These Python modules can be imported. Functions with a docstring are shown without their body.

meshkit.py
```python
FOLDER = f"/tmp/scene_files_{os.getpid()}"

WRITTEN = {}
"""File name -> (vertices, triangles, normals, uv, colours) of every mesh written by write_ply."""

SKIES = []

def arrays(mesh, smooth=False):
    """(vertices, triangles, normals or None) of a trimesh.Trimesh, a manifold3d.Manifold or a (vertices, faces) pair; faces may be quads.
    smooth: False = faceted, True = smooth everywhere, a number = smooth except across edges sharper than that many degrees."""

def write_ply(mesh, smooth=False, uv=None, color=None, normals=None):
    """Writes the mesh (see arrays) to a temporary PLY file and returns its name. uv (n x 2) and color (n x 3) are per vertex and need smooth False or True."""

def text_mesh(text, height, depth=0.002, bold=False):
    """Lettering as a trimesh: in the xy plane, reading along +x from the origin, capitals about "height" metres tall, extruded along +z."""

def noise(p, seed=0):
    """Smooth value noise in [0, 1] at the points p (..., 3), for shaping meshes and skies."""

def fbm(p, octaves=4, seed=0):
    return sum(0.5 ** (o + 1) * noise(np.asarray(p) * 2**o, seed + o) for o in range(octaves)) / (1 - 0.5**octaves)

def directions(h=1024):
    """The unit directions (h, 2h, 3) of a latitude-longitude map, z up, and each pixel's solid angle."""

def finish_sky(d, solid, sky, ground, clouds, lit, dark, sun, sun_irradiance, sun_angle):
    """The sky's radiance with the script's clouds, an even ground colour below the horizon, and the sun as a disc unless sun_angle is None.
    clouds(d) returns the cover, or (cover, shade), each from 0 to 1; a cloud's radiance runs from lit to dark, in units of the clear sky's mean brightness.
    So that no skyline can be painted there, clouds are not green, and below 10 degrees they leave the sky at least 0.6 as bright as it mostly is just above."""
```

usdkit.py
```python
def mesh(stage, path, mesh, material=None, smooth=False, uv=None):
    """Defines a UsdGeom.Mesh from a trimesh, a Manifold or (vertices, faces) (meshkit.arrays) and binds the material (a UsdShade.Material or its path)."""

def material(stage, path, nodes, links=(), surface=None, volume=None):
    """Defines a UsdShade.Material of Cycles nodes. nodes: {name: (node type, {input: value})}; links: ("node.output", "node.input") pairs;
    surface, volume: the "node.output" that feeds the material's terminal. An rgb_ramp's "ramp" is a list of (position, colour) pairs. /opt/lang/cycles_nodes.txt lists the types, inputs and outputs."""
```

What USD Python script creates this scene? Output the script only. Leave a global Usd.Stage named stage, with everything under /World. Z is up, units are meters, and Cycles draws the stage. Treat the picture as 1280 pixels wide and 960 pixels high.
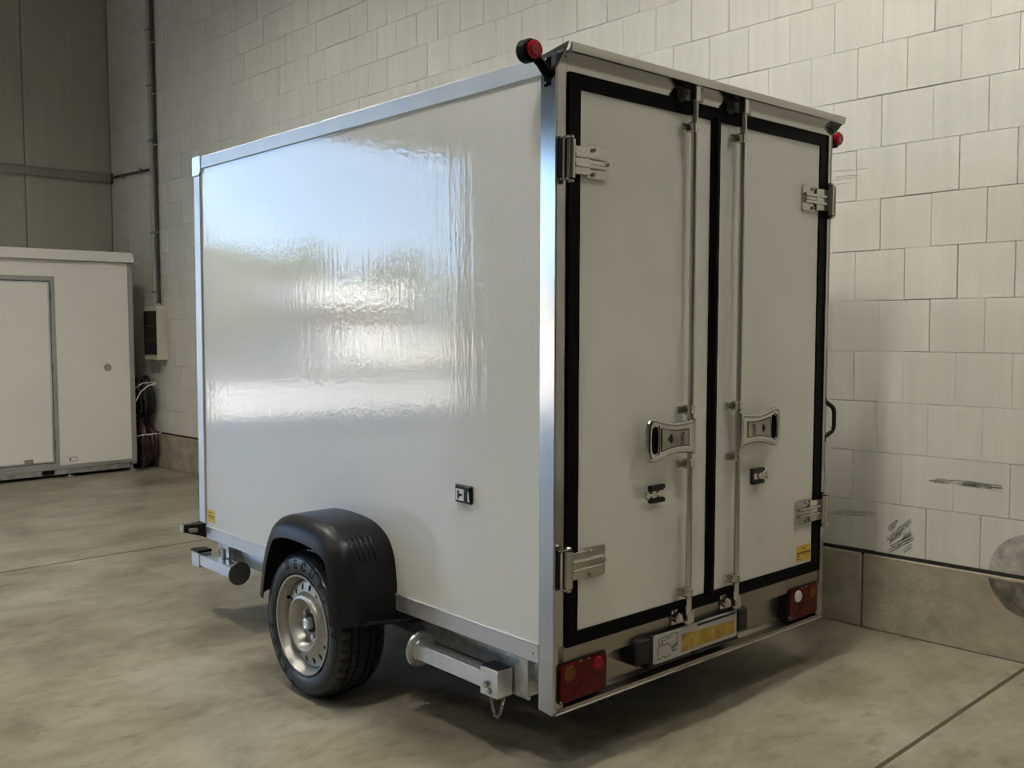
import math, random, colorsys
import numpy as np, trimesh, usdkit, meshkit, manifold3d
from shapely.geometry import Polygon, box as sbox, LineString
from shapely import affinity
from trimesh.util import concatenate as cat
from pxr import Usd, UsdGeom, UsdLux, UsdShade, Gf, Sdf
rng = random.Random(7)
nrng = np.random.default_rng(7)
stage = Usd.Stage.CreateInMemory()
UsdGeom.SetStageUpAxis(stage, UsdGeom.Tokens.z)
UsdGeom.SetStageMetersPerUnit(stage, 1.0)
UsdGeom.Xform.Define(stage, '/World')
UsdGeom.Scope.Define(stage, '/World/Looks')

# ------------------------------------------------------------------ camera
FPX = 1215.28
CAM = np.array([-4.62751, 0.0, 1.51062])
ROT = np.array([[0.7244, -0.6893, -0.0061], [0.0422, 0.0355, 0.9985], [0.6881, 0.7236, -0.0553]])
yaw, pitch, roll = (math.radians(a) for a in (43.56503, 3.16924, -0.34750))
_f = np.array([math.sin(yaw) * math.cos(pitch), math.cos(yaw) * math.cos(pitch), -math.sin(pitch)])
_r = np.array([math.cos(yaw), -math.sin(yaw), 0]); _u = np.cross(_r, _f)
ROT = np.stack([math.cos(roll) * _r + math.sin(roll) * _u, -math.sin(roll) * _r + math.cos(roll) * _u, _f])
camera = UsdGeom.Camera.Define(stage, '/World/camera')
camera.CreateHorizontalApertureAttr(36.0)
camera.CreateFocalLengthAttr(FPX / 1280 * 36.0)
camera.CreateClippingRangeAttr((0.05, 500.0))
camera.CreateExposureAttr(0.1)
camera.AddTransformOp().Set(Gf.Matrix4d(*ROT[0], 0, *ROT[1], 0, *(-ROT[2]), 0, *CAM, 1))

# ------------------------------------------------------------------ light: sky, sun, hall lamps
SKY = 22.0
SUN = 9.5
SUN_DIR = (math.radians(66), 0, math.radians(-14))
LAMP_COLOR = (1.0, 0.96, 0.85)
LAMPS = [  # x, y, z, radiance
    (-3.9, 1.75, 5.75, 165.0), (-2.1, 1.95, 5.75, 195.0), (-1.2, 0.2, 5.75, 100.0), (-3.4, 6.6, 5.75, 285.0), (-8.0, 6.0, 5.75, 175.0), (-7.2, -0.6, 5.75, 100.0), (-3.6, -4.6, 5.75, 20.0)]
sky_mat = usdkit.material(stage, '/World/Looks/sky', {
    's': ('sky_texture', {'sky_type': 'hosek_wilkie', 'sun_disc': False, 'turbidity': 2.0, 'ground_albedo': 0.3, 'sun_direction': (-0.2, -0.42, 0.88)}),
    'tc': ('texture_coordinate', {}), 'mp': ('mapping', {'scale': (1.6, 1.6, 4.0)}),
    'n': ('noise_texture', {'scale': 1.7, 'detail': 5.0, 'roughness': 0.55}),
    'r': ('rgb_ramp', {'ramp': [(0.55, (0, 0, 0)), (0.85, (0.5, 0.5, 0.5))]}),
    'm': ('mix', {'color2': (0.20, 0.21, 0.22)}),
    'b': ('background_shader', {'strength': SKY})},
    [('tc.generated', 'mp.vector'), ('mp.vector', 'n.vector'), ('n.fac', 'r.fac'), ('r.color', 'm.fac'), ('s.color', 'm.color1'), ('m.color', 'b.color')], surface='b.background')
dome = UsdLux.DomeLight.Define(stage, '/World/sky_dome')
UsdShade.MaterialBindingAPI.Apply(dome.GetPrim()).Bind(sky_mat)
sun = UsdLux.DistantLight.Define(stage, '/World/sun')
sun.CreateIntensityAttr(SUN); sun.CreateNormalizeAttr(True); sun.CreateAngleAttr(0.53); sun.CreateColorAttr(Gf.Vec3f(1.0, 0.95, 0.87))
sun.AddRotateXYZOp().Set(Gf.Vec3f(35, 0, 10))   # high sun behind the hall: shines towards +y, down

# ------------------------------------------------------------------ materials
LK = '/World/Looks/'
def mat(name, col, rough=0.5, metal=0.0, bump=None, vary=None, extra=None, rvary=None, obj_vary=0.0):
    """bump: (scale, distance, (sx,sy,sz)); vary: (scale, amount, (sx,sy,sz)) light/dark mottling; obj_vary: per-object tone"""
    n = {'p': ('principled_bsdf', {'base_color': col, 'roughness': rough, 'metallic': metal, **(extra or {})}), 'g': ('geometry', {})}
    l = []
    if bump:
        n['bm'] = ('mapping', {'scale': bump[2] if len(bump) > 2 else (1, 1, 1)})
        n['bn'] = ('noise_texture', {'scale': bump[0], 'detail': 3.0})
        n['bb'] = ('bump', {'distance': bump[1], 'strength': 1.0})
        l += [('g.position', 'bm.vector'), ('bm.vector', 'bn.vector'), ('bn.fac', 'bb.height'), ('bb.normal', 'p.normal')]
    if vary or obj_vary:
        src = None
        if vary:
            c = np.array(col); a = vary[1]
            n['vm'] = ('mapping', {'scale': vary[2] if len(vary) > 2 else (1, 1, 1)})
            n['vn'] = ('noise_texture', {'scale': vary[0], 'detail': 6.0, 'roughness': 0.62})
            n['vr'] = ('rgb_ramp', {'ramp': [(0.28, tuple(c * (1 - a))), (0.72, tuple(np.minimum(c * (1 + a), 1)))]})
            l += [('g.position', 'vm.vector'), ('vm.vector', 'vn.vector'), ('vn.fac', 'vr.fac')]
            src = 'vr.color'
        if obj_vary:
            n['oi'] = ('object_info', {})
            n['mr'] = ('map_range', {'to_min': 1 - obj_vary, 'to_max': 1 + obj_vary * 0.4})
            n['cc'] = ('combine_color', {})
            n['mx'] = ('mix', {'mix_type': 'multiply', 'fac': 1.0, 'color1': col})
            l += [('oi.random', 'mr.value'), ('mr.result', 'cc.r'), ('mr.result', 'cc.g'), ('mr.result', 'cc.b'), ('cc.color', 'mx.color2')]
            if src: l.append((src, 'mx.color1'))
            src = 'mx.color'
        l.append((src, 'p.base_color'))
    return usdkit.material(stage, LK + name, n, l, surface='p.BSDF')

M = {}
M['white_door'] = mat('white_door', (0.76, 0.75, 0.70), 0.22, bump=(45, 0.0003))
# glossy side wall: orange peel plus fine upright striae in the gel coat
M['white_gloss'] = usdkit.material(stage, LK + 'white_gloss', {
    'g': ('geometry', {}), 'm1': ('mapping', {'scale': (1, 1, 1)}), 'n1': ('noise_texture', {'scale': 48.0, 'detail': 2.0}),
    'm2': ('mapping', {'scale': (1, 1.0, 0.035)}), 'n2': ('noise_texture', {'scale': 38.0, 'detail': 2.0}),
    'b1': ('bump', {'distance': 0.00036, 'strength': 1.0}), 'b2': ('bump', {'distance': 0.0005, 'strength': 1.0}),
    'p': ('principled_bsdf', {'base_color': (0.78, 0.78, 0.755), 'roughness': 0.045, 'specular_ior_level': 0.75})},
    [('g.position', 'm1.vector'), ('m1.vector', 'n1.vector'), ('n1.fac', 'b1.height'), ('g.position', 'm2.vector'), ('m2.vector', 'n2.vector'),
     ('n2.fac', 'b2.height'), ('b1.normal', 'b2.normal'), ('b2.normal', 'p.normal')], surface='p.BSDF')
M['white_paint'] = mat('white_paint', (0.89, 0.86, 0.815), 0.35)
M['aluminium'] = mat('aluminium', (0.64, 0.65, 0.665), 0.46, 0.85, vary=(6, 0.05, (8, 1, 1)))
M['stainless'] = mat('stainless', (0.46, 0.445, 0.42), 0.17, 1.0, bump=(90, 0.00008, (1, 1, 0.03)))
M['sill_steel'] = mat('sill_steel', (0.34, 0.32, 0.275), 0.35, 1.0, bump=(90, 0.00012, (0.03, 1, 1)))
M['chrome'] = mat('chrome', (0.55, 0.53, 0.49), 0.14, 1.0)
M['bright_zinc'] = mat('bright_zinc', (0.74, 0.76, 0.78), 0.3, 0.9, vary=(25, 0.08))
M['galvanised'] = mat('galvanised', (0.55, 0.57, 0.59), 0.38, 0.9, vary=(22, 0.3))
M['pad_grey'] = mat('pad_grey', (0.13, 0.135, 0.125), 0.5, 0.6)
M['black_rubber'] = mat('black_rubber', (0.004, 0.004, 0.005), 0.5, extra={'specular_ior_level': 0.06})
M['black_plastic'] = mat('black_plastic', (0.006, 0.006, 0.007), 0.38, extra={'specular_ior_level': 0.35})
M['fender_plastic'] = mat('fender_plastic', (0.010, 0.010, 0.011), 0.38, extra={'specular_ior_level': 0.28}, bump=(400, 0.0002))
M['tyre_rubber'] = mat('tyre_rubber', (0.017, 0.017, 0.019), 0.32, extra={'specular_ior_level': 0.5}, bump=(120, 0.0002))
M['tyre_print'] = mat('tyre_print', (0.004, 0.004, 0.005), 0.7)
M['silver_wheel'] = mat('silver_wheel', (0.43, 0.415, 0.385), 0.42, 0.7)
M['dark_hole'] = mat('dark_hole', (0.01, 0.01, 0.01), 0.8)
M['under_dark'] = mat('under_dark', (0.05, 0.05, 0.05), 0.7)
M['red_lens'] = mat('red_lens', (0.075, 0.001, 0.002), 0.06, extra={'specular_ior_level': 0.22})
M['red_lens_bright'] = mat('red_lens_bright', (0.24, 0.004, 0.008), 0.06, extra={'specular_ior_level': 0.4})
M['amber_lens'] = mat('amber_lens', (0.12, 0.032, 0.004), 0.06, extra={'specular_ior_level': 0.35})
M['clear_lens'] = mat('clear_lens', (0.75, 0.72, 0.75), 0.08, 0.5)
M['plate_white'] = mat('plate_white', (0.44, 0.43, 0.41), 0.4)
M['print_black'] = mat('print_black', (0.02, 0.02, 0.022), 0.6)
M['print_white'] = mat('print_white', (0.80, 0.80, 0.80), 0.4)
M['plate_gold'] = mat('plate_gold', (0.40, 0.27, 0.045), 0.5, vary=(30, 0.45))
M['sticker_yellow'] = mat('sticker_yellow', (0.75, 0.52, 0.06), 0.45)
M['sticker_dark'] = mat('sticker_dark', (0.22, 0.13, 0.03), 0.6)
M['block_paint'] = mat('block_paint', (0.755, 0.735, 0.68), 0.62, bump=(60, 0.0012), vary=(2.2, 0.055, (1, 8, 0.45)), obj_vary=0.045)
M['block_joint'] = mat('block_joint', (0.34, 0.32, 0.27), 0.9)
M['felt_strip'] = mat('felt_strip', (0.03, 0.028, 0.025), 0.9)
M['plinth_concrete'] = mat('plinth_concrete', (0.40, 0.355, 0.275), 0.75, bump=(40, 0.003), vary=(7, 0.26))
M['hall_panel'] = mat('hall_panel', (0.43, 0.42, 0.36), 0.5, vary=(3, 0.06, (4, 4, 0.3)))
M['hall_plain'] = mat('hall_plain', (0.50, 0.48, 0.42), 0.7)
M['ceiling_deck'] = mat('ceiling_deck', (0.42, 0.41, 0.38), 0.6)
M['rail_grey'] = mat('rail_grey', (0.30, 0.29, 0.265), 0.45, 0.4)
M['pipe_grey'] = mat('pipe_grey', (0.42, 0.41, 0.38), 0.45)
M['cable_dark'] = mat('cable_dark', (0.05, 0.05, 0.048), 0.55)
M['box_beige'] = mat('box_beige', (0.58, 0.55, 0.47), 0.45)
M['box_glass'] = mat('box_glass', (0.02, 0.018, 0.016), 0.15)
M['container_frame'] = mat('container_frame', (0.42, 0.42, 0.40), 0.45, 0.5)
M['vent_grey'] = mat('vent_grey', (0.33, 0.33, 0.31), 0.5)
M['hose_black'] = mat('hose_black', (0.012, 0.012, 0.012), 0.35)
M['hose_red'] = mat('hose_red', (0.048, 0.016, 0.015), 0.3)
M['hose_blue'] = mat('hose_blue', (0.012, 0.014, 0.05), 0.4)
M['tie_white'] = mat('tie_white', (0.75, 0.75, 0.72), 0.5)
for nm, top, cl in (('scuff_grey', 0.62, 0.14), ('scuff_faint', 0.26, 0.20)):
    M[nm] = usdkit.material(stage, LK + nm, {
        'g': ('geometry', {}), 'n': ('noise_texture', {'scale': 16.0, 'detail': 6.0, 'roughness': 0.65}),
        'r': ('rgb_ramp', {'ramp': [(0.34, (0.04, 0.04, 0.04)), (0.66, (top, top, top))]}), 't': ('transparent_bsdf', {}),
        'd': ('diffuse_bsdf', {'color': (cl, cl * .97, cl * .86)}), 'm': ('mix_closure', {})},
        [('g.position', 'n.vector'), ('n.fac', 'r.fac'), ('r.color', 'm.fac'), ('t.BSDF', 'm.closure1'), ('d.BSDF', 'm.closure2')], surface='m.closure')
M['yard_concrete'] = mat('yard_concrete', (0.33, 0.32, 0.30), 0.85, vary=(0.6, 0.12))
M['asphalt'] = mat('asphalt', (0.10, 0.10, 0.105), 0.85, vary=(0.8, 0.12))
M['render_white'] = mat('render_white', (0.64, 0.61, 0.56), 0.7)
M['brick_red'] = mat('brick_red', (0.42, 0.20, 0.14), 0.8)
M['leaf_green'] = mat('leaf_green', (0.055, 0.068, 0.036), 0.7, vary=(3, 0.4))
M['leaf_bright'] = mat('leaf_bright', (0.15, 0.165, 0.06), 0.7, vary=(3, 0.4))
M['bark'] = mat('bark', (0.12, 0.09, 0.06), 0.9)
M['window_dark'] = mat('window_dark', (0.05, 0.06, 0.07), 0.15)
# power-trowelled concrete floor: warm grey with cloudy brown blotches and fine drag streaks
M['floor_concrete'] = usdkit.material(stage, LK + 'floor_concrete', {
    'g': ('geometry', {}), 'm1': ('mapping', {'scale': (0.9, 1.2, 1)}), 'n1': ('noise_texture', {'scale': 1.7, 'detail': 10.0, 'roughness': 0.66, 'distortion': 0.4}),
    'r1': ('rgb_ramp', {'ramp': [(0.30, (0.152, 0.126, 0.087)), (0.48, (0.272, 0.240, 0.178)), (0.70, (0.385, 0.352, 0.282))]}),
    'm2': ('mapping', {'rotation': (0, 0, 0.75), 'scale': (1.4, 2.6, 1)}), 'n2': ('noise_texture', {'scale': 4.5, 'detail': 10.0, 'roughness': 0.72, 'distortion': 0.3}),
    'r2': ('rgb_ramp', {'ramp': [(0.28, (0.58, 0.55, 0.51)), (0.47, (0.98, 0.98, 0.98)), (0.75, (1.14, 1.14, 1.14))]}),
    'mx': ('mix', {'mix_type': 'multiply', 'fac': 0.85}),
    'n3': ('noise_texture', {'scale': 60.0, 'detail': 3.0}), 'r3': ('rgb_ramp', {'ramp': [(0.27, (0.6, 0.58, 0.55)), (0.36, (1, 1, 1))]}),
    'mx2': ('mix', {'mix_type': 'multiply', 'fac': 0.6}),
    'rr': ('map_range', {'to_min': 0.22, 'to_max': 0.55}),
    'b': ('bump', {'distance': 0.0012, 'strength': 0.6}), 'p': ('principled_bsdf', {'specular_ior_level': 0.4})},
    [('g.position', 'm1.vector'), ('m1.vector', 'n1.vector'), ('n1.fac', 'r1.fac'), ('g.position', 'm2.vector'), ('m2.vector', 'n2.vector'), ('n2.fac', 'r2.fac'),
     ('r1.color', 'mx.color1'), ('r2.color', 'mx.color2'), ('g.position', 'n3.vector'), ('n3.fac', 'r3.fac'), ('mx.color', 'mx2.color1'), ('r3.color', 'mx2.color2'),
     ('mx2.color', 'p.base_color'), ('n2.fac', 'rr.value'), ('rr.result', 'p.roughness'), ('n3.fac', 'b.height'), ('b.normal', 'p.normal')], surface='p.BSDF')
M['floor_joint'] = mat('floor_joint', (0.075, 0.062, 0.042), 0.85)
M['lamp_glow'] = {}

# ------------------------------------------------------------------ helpers
used = {}
def numbered(parent, name):
    k = parent + '/' + name
    used[k] = used.get(k, 0) + 1
    return k if used[k] == 1 else '%s_%03d' % (k, used[k] - 1)
def setdata(path, **kw):
    p = stage.GetPrimAtPath(path)
    for k, v in kw.items():
        if v: p.SetCustomDataByKey(k, v)
def thing(name, label, category, group=None, kind=None, matrix=None, loc=None):
    path = numbered('/World', name)
    x = UsdGeom.Xform.Define(stage, path)
    if matrix is not None: x.AddTransformOp().Set(matrix)
    if loc is not None: x.AddTranslateOp().Set(Gf.Vec3d(*loc))
    setdata(path, label=label, category=category, group=group, kind=kind)
    return path
def part(parent, name, mesh, material, smooth=35, label=None, kind=None):
    path = numbered(parent, name)
    usdkit.mesh(stage, path, mesh, M[material] if isinstance(material, str) else material, smooth=smooth)
    setdata(path, label=label, kind=kind)
    return path
def cbox(x0, x1, y0, y1, z0, z1, c=0.003):
    """box with chamfered edges"""
    lo, hi = np.array([min(x0, x1), min(y0, y1), min(z0, z1)]), np.array([max(x0, x1), max(y0, y1), max(z0, z1)])
    c = min(c, (hi - lo).min() * 0.45)
    P = []
    for sx in (0, 1):
        for sy in (0, 1):
            for sz in (0, 1):
                p = np.array([(lo, hi)[sx][0], (lo, hi)[sy][1], (lo, hi)[sz][2]])
                s = np.array([1 - 2 * sx, 1 - 2 * sy, 1 - 2 * sz])
                for k in range(3):
                    q = p + s * c; q[k] = p[k]; P.append(q)
    return trimesh.convex.convex_hull(np.array(P))
def bx(x0, x1, y0, y1, z0, z1):
    m = trimesh.creation.box((abs(x1 - x0), abs(y1 - y0), abs(z1 - z0)))
    m.apply_translation(((x0 + x1) / 2, (y0 + y1) / 2, (z0 + z1) / 2)); return m
def tube(pts, r, sides=10, closed=False, caps=True):
    p = np.asarray(pts, float); n = len(p)
    t = np.roll(p, -1, 0) - np.roll(p, 1, 0) if closed else np.gradient(p, axis=0)
    t /= np.linalg.norm(t, axis=1, keepdims=True) + 1e-12
    a = np.zeros_like(p); ref = np.array([0, 0, 1.0]) if abs(t[0][2]) < 0.9 else np.array([1.0, 0, 0])
    a[0] = np.cross(t[0], ref); a[0] /= np.linalg.norm(a[0])
    for i in range(1, n):
        v = a[i - 1] - t[i] * (a[i - 1] @ t[i]); a[i] = v / (np.linalg.norm(v) + 1e-12)
    b = np.cross(t, a); ang = np.arange(sides) * 2 * np.pi / sides
    R = np.broadcast_to(np.asarray(r, float), (n,))
    V = p[:, None] + R[:, None, None] * (np.cos(ang)[None, :, None] * a[:, None] + np.sin(ang)[None, :, None] * b[:, None])
    V = V.reshape(-1, 3); F = []
    for i in range(n if closed else n - 1):
        j = (i + 1) % n
        for k in range(sides):
            l = (k + 1) % sides
            F += [[i * sides + k, j * sides + l, i * sides + l], [i * sides + k, j * sides + k, j * sides + l]]
    if caps and not closed:
        V = np.vstack([V, p[0], p[-1]])
        for k in range(sides):
            l = (k + 1) % sides
            F += [[len(V) - 2, k, l], [len(V) - 1, (n - 1) * sides + l, (n - 1) * sides + k]]
    m = trimesh.Trimesh(V, np.array(F), process=False); m.fix_normals(); return m
def rounded(pts, r, n=5):
    """polyline with filleted corners"""
    p = [np.asarray(q, float) for q in pts]; out = [p[0]]
    for i in range(1, len(p) - 1):
        a, b, c = p[i - 1], p[i], p[i + 1]
        u, v = a - b, c - b; lu, lv = np.linalg.norm(u), np.linalg.norm(v); d = min(r, lu * .45, lv * .45)
        A, B = b + u / lu * d, b + v / lv * d
        for k in range(n + 1):
            t = k / n; out.append((1 - t) ** 2 * A + 2 * t * (1 - t) * b + t * t * B)
    out.append(p[-1]); return np.array(out)
def lathe_x(profile, n=64, closed=False, mod=None):
    """profile (r, x) turned about the x axis"""
    pr = np.asarray(profile, float); m = len(pr); ang = np.arange(n) * 2 * np.pi / n
    V = np.zeros((n, m, 3))
    for i, a in enumerate(ang):
        r = pr[:, 0].copy()
        if mod is not None: r = mod(i, r)
        V[i, :, 0] = pr[:, 1]; V[i, :, 1] = r * np.cos(a); V[i, :, 2] = r * np.sin(a)
    F = []
    for i in range(n):
        j = (i + 1) % n
        for k in range(m if closed else m - 1):
            l = (k + 1) % m
            F += [[i * m + k, i * m + l, j * m + l], [i * m + k, j * m + l, j * m + k]]
    t = trimesh.Trimesh(V.reshape(-1, 3), np.array(F), process=False)
    t.merge_vertices(); t.update_faces(t.nondegenerate_faces()); t.fix_normals(); return t
def disc(axis, c, r, h, n=24, chamfer=0.0):
    """short cylinder centred at c"""
    pr = [(0, -h / 2), (r - chamfer, -h / 2), (r, -h / 2 + chamfer), (r, h / 2 - chamfer), (r - chamfer, h / 2), (0, h / 2)] if chamfer else [(0, -h / 2), (r, -h / 2), (r, h / 2), (0, h / 2)]
    m = lathe_x(pr, n)
    if axis == 'y': m.apply_transform(np.array([[0, 1, 0, 0], [1, 0, 0, 0], [0, 0, -1, 0], [0, 0, 0, 1.]]))
    if axis == 'z': m.apply_transform(np.array([[0, 0, 1, 0], [0, 1, 0, 0], [-1, 0, 0, 0], [0, 0, 0, 1.]]))
    m.apply_translation(c); return m
def extrude(poly, depth, axis, at):
    """shapely polygon extruded: axis 'y': polygon in (x,z), from y=at to at+depth; axis 'x': polygon in (y,z), from x=at"""
    ms = [trimesh.creation.extrude_polygon(g, abs(depth), engine='earcut') for g in getattr(poly, 'geoms', [poly])]
    m = cat(ms); v = m.vertices.copy(); d = v[:, 2] if depth > 0 else -v[:, 2]
    m.vertices = np.stack([v[:, 0], at + d, v[:, 1]], 1) if axis == 'y' else np.stack([at + d, v[:, 0], v[:, 1]], 1)
    m.fix_normals(); return m
def rrect(x0, x1, z0, z1, r):
    return sbox(x0 + r, z0 + r, x1 - r, z1 - r).buffer(r, quad_segs=5)
def letters(text, h, depth, bold=True): return meshkit.text_mesh(text, h, depth, bold)

# ================================================================== THE HALL
YB, XL, YR, ZC = 11.79, -12.0, -9.0, 6.2      # back wall, left wall, rear wall, ceiling
GX0, GX1, GZ = -9.38, -4.95, 4.2              # open gate in the back wall
fl = thing('floor', 'power-trowelled concrete floor slab with cut joints and brown blotches', 'floor', kind='structure')
J1, J2, JW = 1.505, 6.632, 0.018
for y0, y1 in ((YR, J1 - JW / 2), (J1 + JW / 2, J2 - JW / 2), (J2 + JW / 2, YB + 0.3)):
    part(fl, 'floor_slab', bx(XL - .2, 0.2, y0, y1, -0.2, 0), 'floor_concrete', smooth=False)
for y in (J1, J2):
    part(fl, 'joint_filler', bx(XL - .2, -0.02, y - JW / 2, y + JW / 2, -0.2, -0.002), 'floor_joint', smooth=False)

# ---- block wall on the right (x = 0 is its face)
wr = thing('wall_right', 'cream-painted wall of large square blocks behind the trailer', 'wall', kind='structure')
ZB, BH, BL = 0.3946, 0.25, 0.2515
part(wr, 'wall_backing', bx(0.012, 0.3, YR, YB + .3, 0.0, ZC), 'block_joint', smooth=False)
def project(P):
    q = (np.atleast_2d(P) - CAM) @ ROT.T
    return np.stack([640 + FPX * q[:, 0] / q[:, 2], 480 - FPX * q[:, 1] / q[:, 2]], 1), q[:, 2]
SIL = Polygon([(246, 205), (690, 62), (1050, 165), (1026, 770), (690, 890), (258, 665)]).union(Polygon([(-5, 310), (164, 318), (170, 588), (-5, 610)]))
def block_mesh(y0, y1, z0, z1):
    g = lambda: rng.choice([0.0001, 0.0002, 0.0004, 0.0009, 0.0015, 0.0021])
    y0, y1, z0, z1 = y0 + g(), y1 - g(), z0 + g(), z1 - g()
    f, b, d = rng.uniform(-0.0012, 0.0012), 0.0016, 0.013
    ring = lambda x, e: [(x, y0 + e, z0 + e), (x, y1 - e, z0 + e), (x, y1 - e, z1 - e), (x, y0 + e, z1 - e)]
    V = np.array(ring(f, b) + ring(f + b, 0) + ring(d, 0)); F = [[0, 2, 1], [0, 3, 2]]
    for s in (0, 4):
        for k in range(4):
            l = (k + 1) % 4
            F += [[s + k, s + l, s + 4 + l], [s + k, s + 4 + l, s + 4 + k]]
    m = trimesh.Trimesh(V, np.array(F), process=False)
    return m
from shapely.geometry import Point
blocks = []
for k in range(23):
    z0, z1 = ZB + k * BH, ZB + (k + 1) * BH
    off = 2.236 if k % 2 == 0 else 2.3625
    j0, j1 = math.floor((-1.2 - off) / BL), math.ceil((YB - off) / BL)
    for j in range(j0, j1):
        y0, y1 = off + j * BL, min(off + (j + 1) * BL, YB)
        if y1 - y0 < 0.02: continue
        uv, dep = project(np.array([[0, y0, z0], [0, y1, z0], [0, y1, z1], [0, y0, z1]]))
        seen = 0.0
        if dep.min() > 0.3:
            q = Polygon(uv).buffer(0).intersection(sbox(0, 0, 1280, 960)).difference(SIL)
            seen = q.area
        blocks.append((seen, y0, y1, z0, min(z1, ZC)))
order = sorted(range(len(blocks)), key=lambda i: -blocks[i][0])
chosen = set(order[:300])
rest = []
for i, (s, y0, y1, z0, z1) in enumerate(blocks):
    m = block_mesh(y0, y1, z0, z1)
    if i in chosen: part(wr, 'block', m, 'block_paint', smooth=False)
    else: rest.append(m)
part(wr, 'blockwork', cat(rest), 'block_paint', smooth=False, kind='stuff')
part(wr, 'block_face', bx(0.0, 0.013, YR, -1.3, ZB, ZC), 'block_paint', smooth=False)
# rubbed marks on the blocks and plinth
def smear(y, z, pts, w, x=-0.0022):
    """ragged thin rubbing mark: polyline in (y,z), width w"""
    l = LineString([(y + a, z + b) for a, b in pts]).buffer(w / 2, quad_segs=2)
    return extrude(l, 0.0008, 'x', x)
def onwall(u, v, x=0.0):
    d = np.array([(u - 640) / FPX, -(v - 480) / FPX, 1.0]) @ ROT
    return CAM + d * (x - CAM[0]) / d[0]
def wallmark(pix, w):
    P = [onwall(*p) for p in pix]
    return extrude(LineString([(p[1], p[2]) for p in P]).buffer(w / 2, quad_segs=2), 0.0008, 'x', -0.0022)
def strokes(pix, w, n, spread):
    """a rub made of n thin uneven strokes side by side (pixel line pix, spread in pixels across)"""
    (ax, ay), (bx_, by) = pix; out = []
    for k in range(n):
        o = (k / max(1, n - 1) - .5) * spread + rng.uniform(-.6, .6); e0, e1 = rng.uniform(-.12, .2), rng.uniform(.75, 1.1)
        P = [(ax + (bx_ - ax) * t + rng.uniform(-.4, .4), ay + (by - ay) * t + o + rng.uniform(-.4, .4)) for t in np.linspace(e0, e1, 5)]
        out.append(wallmark(P, w * rng.uniform(.5, 1.2)))
    return out
hatch = sum([strokes(l, .0045, n, sp) for l, n, sp in ((((1110, 662), (1122, 653)), 5, 7), (((1110, 676), (1126, 664)), 6, 9), (((1112, 687), (1140, 672)), 6, 8), (((1122, 665), (1139, 652)), 4, 6), (((1128, 672), (1141, 664)), 4, 6), (((1130, 689), (1140, 681)), 4, 6))], [])
part(wr, 'scuff_mark', cat(hatch), 'scuff_grey', smooth=False)
part(wr, 'scuff_mark', cat(strokes(((1165, 600), (1192, 603)), .004, 4, 4) + strokes(((1197, 603), (1249, 609)), .005, 6, 5)), 'scuff_grey', smooth=False)
part(wr, 'scuff_mark', cat(strokes(((1042, 640), (1092, 643)), .005, 4, 5) + strokes(((1040, 228), (1072, 225)), .003, 2, 6) + strokes(((1040, 218), (1084, 214)), .003, 2, 8)), 'scuff_faint', smooth=False)
c0 = onwall(1292, 722)
half = [(c0[1] + .19 * math.cos(a), c0[2] + .19 * math.sin(a)) for a in np.linspace(0, 2 * math.pi, 40)]
ring = Polygon(half)
up = ring.intersection(sbox(-5, ZB + .004, 15, 5))
part(wr, 'tyre_mark', extrude(up, 0.0008, 'x', -0.0022), 'scuff_faint', smooth=False)

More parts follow.
